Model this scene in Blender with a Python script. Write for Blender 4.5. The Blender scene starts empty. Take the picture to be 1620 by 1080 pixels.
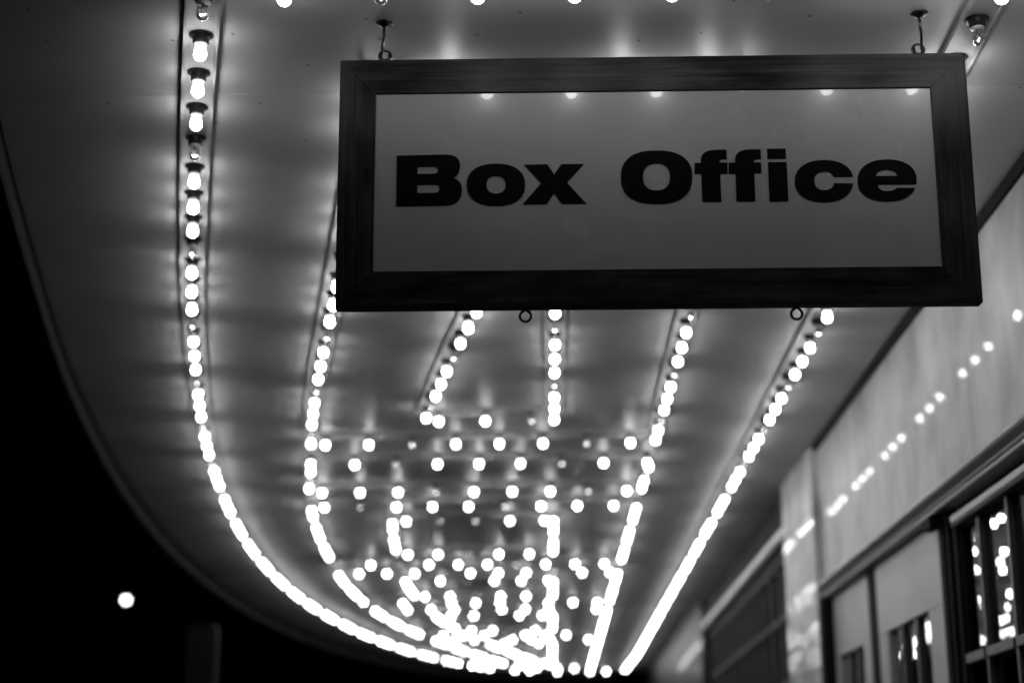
import bpy, bmesh, math, random
from mathutils import Vector, Matrix, noise
random.seed(7)
C = bpy.context.scene.collection
scn = bpy.context.scene

# ------------------------------------------------------------------ camera
EYE = 1.6
cam_d = bpy.data.cameras.new('camera'); cam = bpy.data.objects.new('camera', cam_d); C.objects.link(cam)
scn.camera = cam
cam_d.sensor_width = 36; cam_d.lens = 58.0; cam_d.clip_start = .05; cam_d.clip_end = 500
PITCH, YAW, ROLL = 0.27448, 0.02213, math.radians(.15)
_f = Vector((-math.sin(YAW)*math.cos(PITCH), math.cos(YAW)*math.cos(PITCH), math.sin(PITCH)))
_r = Vector((math.cos(YAW), math.sin(YAW), 0)); _u = _r.cross(_f)
_R = _r*math.cos(ROLL)-_u*math.sin(ROLL); _U = _r*math.sin(ROLL)+_u*math.cos(ROLL)
m = Matrix((_R, _U, -_f)).transposed().to_4x4(); m.translation = (0, 0, EYE)
cam.matrix_world = m
cam_d.dof.use_dof = True
cam_d.dof.focus_distance = 3.85
cam_d.dof.aperture_fstop = 1.66
cam_d.dof.aperture_blades = 6
cam_d.dof.aperture_rotation = math.radians(40)

# ------------------------------------------------------------------ night sky
w = bpy.data.worlds.new('World'); scn.world = w; w.use_nodes = True
nt = w.node_tree; nt.nodes.clear()
sky = nt.nodes.new('ShaderNodeTexSky'); sky.sky_type = 'NISHITA'; sky.sun_disc = False
sky.sun_elevation = math.radians(-8); sky.sun_rotation = math.radians(200)
bw = nt.nodes.new('ShaderNodeRGBToBW'); bg = nt.nodes.new('ShaderNodeBackground'); wo = nt.nodes.new('ShaderNodeOutputWorld')
nt.links.new(sky.outputs[0], bw.inputs[0]); nt.links.new(bw.outputs[0], bg.inputs[0]); nt.links.new(bg.outputs[0], wo.inputs[0])
bg.inputs[1].default_value = .05

vs = scn.view_settings
vs.view_transform = 'Standard'; vs.look = 'None'; vs.gamma = 1; vs.exposure = 0; vs.use_curve_mapping = False
cy = scn.cycles
cy.use_denoising = True; cy.max_bounces = 8; cy.diffuse_bounces = 3; cy.glossy_bounces = 4; cy.transparent_max_bounces = 12
cy.transmission_bounces = 6; cy.sample_clamp_indirect = 6; cy.use_light_tree = True
cy.caustics_reflective = False; cy.caustics_refractive = False

BULB = 33.0        # radiance of a lit bulb

# ------------------------------------------------------------------ materials
def mat(name, col=.5, rough=.5, **k):
    m = bpy.data.materials.new(name); m.use_nodes = True
    b = m.node_tree.nodes['Principled BSDF']
    b.inputs['Base Color'].default_value = (col, col, col, 1)
    b.inputs['Roughness'].default_value = rough
    for a, v in k.items():
        b.inputs[a.replace('_', ' ')].default_value = v
    return m
def nd(m, t, **k):
    n = m.node_tree.nodes.new(t)
    for a, v in k.items():
        if a in n.inputs: n.inputs[a].default_value = v
        else: setattr(n, a, v)
    return n
def lk(m, a, b): m.node_tree.links.new(a, b)
def varied(m, lo, hi, scale=(4, 4, 4), detail=6, bump=0, bscale=None, coords='Object', rough=None, contrast=(.3, .7), bdist=.002):
    """noise-driven colour between lo and hi, and an optional fine bump"""
    b = m.node_tree.nodes['Principled BSDF']
    tc = nd(m, 'ShaderNodeTexCoord'); mp = nd(m, 'ShaderNodeMapping'); mp.inputs['Scale'].default_value = scale
    lk(m, tc.outputs[coords], mp.inputs[0])
    n = nd(m, 'ShaderNodeTexNoise'); n.inputs['Scale'].default_value = 1; n.inputs['Detail'].default_value = detail
    lk(m, mp.outputs[0], n.inputs[0])
    r = nd(m, 'ShaderNodeMapRange'); r.inputs[1].default_value, r.inputs[2].default_value = contrast
    r.inputs[3].default_value, r.inputs[4].default_value = lo, hi
    lk(m, n.outputs[0], r.inputs[0]); lk(m, r.outputs[0], b.inputs['Base Color'])
    if rough:
        q = nd(m, 'ShaderNodeMapRange'); q.inputs[3].default_value, q.inputs[4].default_value = rough
        lk(m, n.outputs[0], q.inputs[0]); lk(m, q.outputs[0], b.inputs['Roughness'])
    if bump:
        mp2 = nd(m, 'ShaderNodeMapping'); mp2.inputs['Scale'].default_value = bscale or scale
        lk(m, tc.outputs[coords], mp2.inputs[0])
        n2 = nd(m, 'ShaderNodeTexNoise'); n2.inputs['Scale'].default_value = 1; n2.inputs['Detail'].default_value = 4
        lk(m, mp2.outputs[0], n2.inputs[0])
        bp = nd(m, 'ShaderNodeBump'); bp.inputs['Strength'].default_value = bump; bp.inputs['Distance'].default_value = bdist
        lk(m, n2.outputs[0], bp.inputs['Height']); lk(m, bp.outputs[0], b.inputs['Normal'])
    return m
M = {}
M['soffit'] = varied(mat('soffit_paint', .6, .46, Specular_IOR_Level=.16), .54, .66, (.9, 2.2, 1), 5, .25, (7, 26, 8), rough=(.42, .5))
M['channel'] = varied(mat('channel_paint', .45, .5, Specular_IOR_Level=.1), .36, .46, (9, 9, 9), 4, .15, (60, 60, 60))
M['fascia'] = varied(mat('fascia_paint', .01, .9, Specular_IOR_Level=.02), .006, .012, (2, 2, 2))
M['fascia_rail'] = mat('fascia_rail_paint', .018, .8, Specular_IOR_Level=.05)
M['roof'] = mat('roof_felt', .06, .9)
M['socket'] = mat('socket_black', .012, .45)
M['collar'] = mat('bulb_collar', .55, .35)
M['metal'] = mat('dark_steel', .1, .3, Metallic=1.0)
M['marble'] = varied(mat('polished_stone', .5, .4, Specular_IOR_Level=.3, Coat_Weight=.14, Coat_Roughness=.022, Coat_IOR=1.5), .42, .84, (3.2, 3.2, 2.2), 14, .05, (7, 7, 6), contrast=(.36, .66))
M['mould'] = varied(mat('moulding_paint', .55, .35), .48, .6, (6, 2, 6), 4)
M['trimdark'] = varied(mat('dark_trim', .015, .7, Specular_IOR_Level=.08), .01, .02, (5, 5, 5), 4)
M['leaf_paint'] = varied(mat('door_paint', .7, .45), .62, .8, (1.5, 1.8, 2.8), 7, .05, (18, 18, 18))
M['mullion'] = mat('mullion_paint', .14, .45)
M['panel'] = varied(mat('sign_panel', .45, .22, Coat_Weight=.3, Coat_Roughness=.03), .52, .6, (3, 3, 3), 6, .03, (40, 40, 40), rough=(.16, .36))
M['letter'] = mat('black_vinyl', .004, .4, Specular_IOR_Level=.15)
M['interior'] = mat('dark_interior', .015, .9)
M['pave'] = varied(mat('pavement', .05, .8), .035, .06, (2, 2, 2), 8, .4, (30, 30, 30))
M['road'] = varied(mat('asphalt', .05, .85), .04, .06, (3, 3, 3), 8, .5, (60, 60, 60))
M['kerb'] = varied(mat('kerb_stone', .25, .8), .2, .3, (5, 5, 5))
M['post'] = varied(mat('post_paint', .009, .7), .006, .013, (3, 3, 3))
M['bark'] = varied(mat('bark', .05, .9), .04, .07, (8, 8, 2))
M['leaf'] = mat('foliage', .07, .6)

M['dark_stone'] = varied(mat('dark_stone', .05, .5, Specular_IOR_Level=.15, Coat_Weight=.07, Coat_Roughness=.05), .035, .07, (3, 2, 3), 8)
M['curtain'] = varied(mat('curtain_cloth', .3, .9), .2, .34, (2, 9, 1), 4)
M['bay_paint'] = mat('bay_paint', .09, .6, Specular_IOR_Level=.2)
# scattered specks, screw heads and old water marks on the soffit
def specks(m):
    b = m.node_tree.nodes['Principled BSDF']; src = b.inputs['Base Color'].links[0].from_socket
    tc = nd(m, 'ShaderNodeTexCoord'); v = nd(m, 'ShaderNodeTexVoronoi'); v.inputs['Scale'].default_value = 3.6; v.voronoi_dimensions = '2D'
    lk(m, tc.outputs['Object'], v.inputs['Vector'])
    lt = nd(m, 'ShaderNodeMapRange'); lt.inputs[1].default_value = .010; lt.inputs[2].default_value = .020; lt.inputs[3].default_value = .25; lt.inputs[4].default_value = 1
    lk(m, v.outputs['Distance'], lt.inputs[0])
    n = nd(m, 'ShaderNodeTexNoise'); n.inputs['Scale'].default_value = 1.1; n.inputs['Detail'].default_value = 3; lk(m, tc.outputs['Object'], n.inputs[0])
    r = nd(m, 'ShaderNodeMapRange'); r.inputs[1].default_value = .35; r.inputs[2].default_value = .6; r.inputs[3].default_value = .8; r.inputs[4].default_value = 1; lk(m, n.outputs[0], r.inputs[0])
    mu = nd(m, 'ShaderNodeMath', operation='MULTIPLY'); lk(m, lt.outputs[0], mu.inputs[0]); lk(m, r.outputs[0], mu.inputs[1])
    vm = nd(m, 'ShaderNodeVectorMath', operation='SCALE'); lk(m, src, vm.inputs[0]); lk(m, mu.outputs[0], vm.inputs['Scale'])
    lk(m, vm.outputs[0], b.inputs['Base Color'])
specks(M['soffit'])
# dark stained wood, grain along local x
def wood():
    m = mat('stained_wood', .03, .42, Specular_IOR_Level=.3)
    b = m.node_tree.nodes['Principled BSDF']
    tc0 = nd(m, 'ShaderNodeTexCoord'); oi = nd(m, 'ShaderNodeObjectInfo')          # every board has its own grain
    sc = nd(m, 'ShaderNodeVectorMath', operation='SCALE'); lk(m, oi.outputs['Location'], sc.inputs[0]); sc.inputs['Scale'].default_value = 7.3
    tc = nd(m, 'ShaderNodeVectorMath', operation='ADD'); lk(m, tc0.outputs['Object'], tc.inputs[0]); lk(m, sc.outputs[0], tc.inputs[1])
    mp = nd(m, 'ShaderNodeMapping'); mp.inputs['Scale'].default_value = (2.2, 30, 120); lk(m, tc.outputs[0], mp.inputs[0])
    n = nd(m, 'ShaderNodeTexNoise'); n.inputs['Scale'].default_value = 1; n.inputs['Detail'].default_value = 7; n.inputs['Distortion'].default_value = 1.1
    lk(m, mp.outputs[0], n.inputs[0])
    mp3 = nd(m, 'ShaderNodeMapping'); mp3.inputs['Scale'].default_value = (9, 20, 26); lk(m, tc.outputs[0], mp3.inputs[0])
    n3 = nd(m, 'ShaderNodeTexNoise'); n3.inputs['Scale'].default_value = 1; n3.inputs['Detail'].default_value = 5; lk(m, mp3.outputs[0], n3.inputs[0])
    mul = nd(m, 'ShaderNodeMath', operation='MULTIPLY'); lk(m, n.outputs[0], mul.inputs[0]); lk(m, n3.outputs[0], mul.inputs[1])
    r = nd(m, 'ShaderNodeMapRange'); r.inputs[1].default_value = .13; r.inputs[2].default_value = .40
    r.inputs[3].default_value = .006; r.inputs[4].default_value = .065
    lk(m, mul.outputs[0], r.inputs[0]); lk(m, r.outputs[0], b.inputs['Base Color'])
    q = nd(m, 'ShaderNodeMapRange'); q.inputs[3].default_value = .3; q.inputs[4].default_value = .6
    lk(m, n3.outputs[0], q.inputs[0]); lk(m, q.outputs[0], b.inputs['Roughness'])
    bp = nd(m, 'ShaderNodeBump'); bp.inputs['Strength'].default_value = .4; bp.inputs['Distance'].default_value = .0012
    lk(m, n.outputs[0], bp.inputs['Height']); lk(m, bp.outputs[0], b.inputs['Normal'])
    return m
M['wood'] = wood()
def emit(name, s):
    m = bpy.data.materials.new(name); m.use_nodes = True; t = m.node_tree; t.nodes.clear()
    e = t.nodes.new('ShaderNodeEmission'); e.inputs[1].default_value = s; o = t.nodes.new('ShaderNodeOutputMaterial')
    t.links.new(e.outputs[0], o.inputs[0]); return m
M['lit'] = emit('lit_glass', BULB)
M['neck'] = emit('lit_glass_neck', .6)
M['filament'] = emit('fading_filament', 30)
M['lantern'] = emit('lantern_glass', 9)
def glass(name, rough=.0, tint=1.0, bump=0, refl=1.0, gain=1.6):
    """thin pane: clear, with the mirror reflection of glass"""
    m = bpy.data.materials.new(name); m.use_nodes = True; t = m.node_tree; t.nodes.clear()
    fr = t.nodes.new('ShaderNodeFresnel'); fr.inputs[0].default_value = 1.52
    tr = t.nodes.new('ShaderNodeBsdfTransparent'); tr.inputs[0].default_value = (tint, tint, tint, 1)
    gl = t.nodes.new('ShaderNodeBsdfGlossy'); gl.inputs['Roughness'].default_value = rough; gl.inputs[0].default_value = (refl, refl, refl, 1)
    mx = t.nodes.new('ShaderNodeMixShader'); o = t.nodes.new('ShaderNodeOutputMaterial')
    mult = t.nodes.new('ShaderNodeMath'); mult.operation = 'MULTIPLY_ADD'; mult.use_clamp = True; mult.inputs[1].default_value = gain; mult.inputs[2].default_value = .02
    t.links.new(fr.outputs[0], mult.inputs[0]); t.links.new(mult.outputs[0], mx.inputs[0])
    t.links.new(tr.outputs[0], mx.inputs[1]); t.links.new(gl.outputs[0], mx.inputs[2]); t.links.new(mx.outputs[0], o.inputs[0])
    if bump:
        tc = t.nodes.new('ShaderNodeTexCoord'); n = t.nodes.new('ShaderNodeTexNoise'); n.inputs['Scale'].default_value = 5; n.inputs['Detail'].default_value = 1
        bp = t.nodes.new('ShaderNodeBump'); bp.inputs['Strength'].default_value = bump; bp.inputs['Distance'].default_value = .01
        t.links.new(tc.outputs['Object'], n.inputs[0]); t.links.new(n.outputs[0], bp.inputs['Height'])
        t.links.new(bp.outputs[0], gl.inputs['Normal'])
    return m
M['pane'] = glass('window_glass', .0, .8, .035)
M['clear'] = glass('clear_bulb_glass', .0, .8, gain=.8)

# ------------------------------------------------------------------ helpers
def obj(name, bm, material, parent=None, smooth=False):
    me = bpy.data.meshes.new(name)
    bm.normal_update(); bm.to_mesh(me); bm.free()
    for x in (material if isinstance(material, list) else [material]): me.materials.append(x)
    if smooth:
        for p in me.polygons: p.use_smooth = True
    o = bpy.data.objects.new(name, me); C.objects.link(o)
    if parent: o.parent = parent
    return o
def thing(name, label, cat, loc=(0, 0, 0), group=None):
    o = bpy.data.objects.new(name, None); C.objects.link(o); o.location = loc; o.empty_display_size = .05
    o['label'] = label; o['category'] = cat
    if group: o['group'] = group
    return o
def add_box(bm, x0, x1, y0, y1, z0, z1, bev=0):
    v = [bm.verts.new(p) for p in ((x0,y0,z0),(x1,y0,z0),(x1,y1,z0),(x0,y1,z0),(x0,y0,z1),(x1,y0,z1),(x1,y1,z1),(x0,y1,z1))]
    f = [bm.faces.new([v[i] for i in q]) for q in ((0,3,2,1),(4,5,6,7),(0,1,5,4),(1,2,6,5),(2,3,7,6),(3,0,4,7))]
    if bev:
        es = list({e for q in f for e in q.edges})
        bmesh.ops.bevel(bm, geom=es, offset=bev, segments=2, profile=.6, affect='EDGES')
def box(name, x0, x1, y0, y1, z0, z1, m, parent=None, bev=0):
    bm = bmesh.new(); add_box(bm, min(x0,x1), max(x0,x1), min(y0,y1), max(y0,y1), min(z0,z1), max(z0,z1), bev)
    return obj(name, bm, m, parent)
def add_prism(bm, pts, y0, y1):
    """closed profile pts (x, z) run along y"""
    a = [bm.verts.new((x, y0, z)) for x, z in pts]; b = [bm.verts.new((x, y1, z)) for x, z in pts]
    n = len(pts)
    for i in range(n): bm.faces.new((a[i], a[(i+1) % n], b[(i+1) % n], b[i]))
    bm.faces.new(a[::-1]); bm.faces.new(b)
    bmesh.ops.recalc_face_normals(bm, faces=bm.faces[:])
def add_lathe(bm, prof, seg=16, mi=0, z0=0.0, cap=True, cx=0.0, cy=0.0):
    """prof: list of (radius, z)"""
    rings = []
    for r, z in prof:
        if r < 1e-6: rings.append([bm.verts.new((cx, cy, z+z0))])
        else: rings.append([bm.verts.new((cx+r*math.cos(2*math.pi*i/seg), cy+r*math.sin(2*math.pi*i/seg), z+z0)) for i in range(seg)])
    for a, b in zip(rings, rings[1:]):
        for i in range(seg):
            j = (i+1) % seg
            q = [a[i % len(a)], a[j % len(a)], b[j % len(b)], b[i % len(b)]]
            q = list(dict.fromkeys(q))
            if len(q) >= 3:
                f = bm.faces.new(q); f.material_index = mi; f.smooth = True
    return rings
def add_tube(bm, pts, r, seg=8, closed=False):
    pts = [Vector(p) for p in pts]; n = len(pts); rings = []
    up = Vector((0, 1, 0.013))
    for i, p in enumerate(pts):
        t = (pts[(i+1) % n]-pts[i-1]) if closed else (pts[min(i+1, n-1)]-pts[max(i-1, 0)])
        t.normalize(); a = t.cross(up)
        if a.length < 1e-3: a = t.cross(Vector((1, 0, 0)))
        a.normalize(); b = t.cross(a)
        rings.append([bm.verts.new(p+(a*math.cos(2*math.pi*k/seg)+b*math.sin(2*math.pi*k/seg))*r) for k in range(seg)])
    for i in range(n if closed else n-1):
        A, B = rings[i], rings[(i+1) % n]
        for k in range(seg):
            f = bm.faces.new((A[k], A[(k+1) % seg], B[(k+1) % seg], B[k])); f.smooth = True
    if not closed:
        bm.faces.new(rings[0][::-1]); bm.faces.new(rings[-1])
def interp(K):
    """smooth function through knots (monotone cubic / Catmull-Rom in y)"""
    ys = [k[0] for k in K]; xs = [k[1] for k in K]; n = len(K)
    d = [0]*n
    for i in range(n):
        a, b = max(0, i-1), min(n-1, i+1); d[i] = (xs[b]-xs[a])/(ys[b]-ys[a])
    def f(y):
        y = min(max(y, ys[0]-.6), ys[-1])
        i = 0
        while i < n-2 and y > ys[i+1]: i += 1
        h = ys[i+1]-ys[i]; t = (y-ys[i])/h
        if t < 0: return xs[0]+d[0]*(y-ys[0])
        return (2*t**3-3*t*t+1)*xs[i]+(t**3-2*t*t+t)*h*d[i]+(-2*t**3+3*t*t)*xs[i+1]+(t**3-t*t)*h*d[i+1]
    return f
CEIL = EYE+1.789
WALL = 1.385
XA = interp([(3.3,-.755),(4.01,-.92),(4.87,-1.11),(5.69,-1.285),(6.55,-1.45),(7.39,-1.60),(8.25,-1.735),(9.12,-1.85),(10.03,-1.955),(11.11,-2.055),(12.2,-2.12),(13.5,-2.155),(14.74,-2.14),(16.04,-2.07),(17.58,-1.92),(19.29,-1.64),(20.59,-1.30),(21.5,-.98),(22.1,-.58),(22.4,-.12)])
XB = interp([(3.8,-.42),(5.62,-.76),(6.52,-.93),(7.14,-1.04),(7.78,-1.145),(8.5,-1.245),(9.23,-1.36),(9.89,-1.44),(10.91,-1.53),(12.18,-1.605),(13.07,-1.645),(13.99,-1.65),(15.01,-1.62),(15.9,-1.56),(17.09,-1.42),(18.4,-1.19),(20.2,-.82),(21.2,-.55),(21.95,-.12)])
def XC(y): return XB(y)+(.53 if y < 8 else .495)
XD, XF = .03, .53
def XE(y): return 1.021+.015*min(max((y-3.9)/2, 0), 1) if y < 20 else 1.035-.05*(y-20)/2.4
XEDGE = interp([(-2.4,1.39),(-2.0,.75),(-1.0,.05),(.5,-.46),(2,-.93),(3,-1.21),(4.04,-1.46),(5.05,-1.68),(6.43,-1.96),(7.67,-2.17),(9.07,-2.37),(11.06,-2.58),(12.91,-2.68),(14.99,-2.70),(17.18,-2.58),(18.9,-2.34),(20.6,-1.92),(21.8,-1.42),(22.6,-.75),(23.0,0),(23.2,1.3)])
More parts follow.
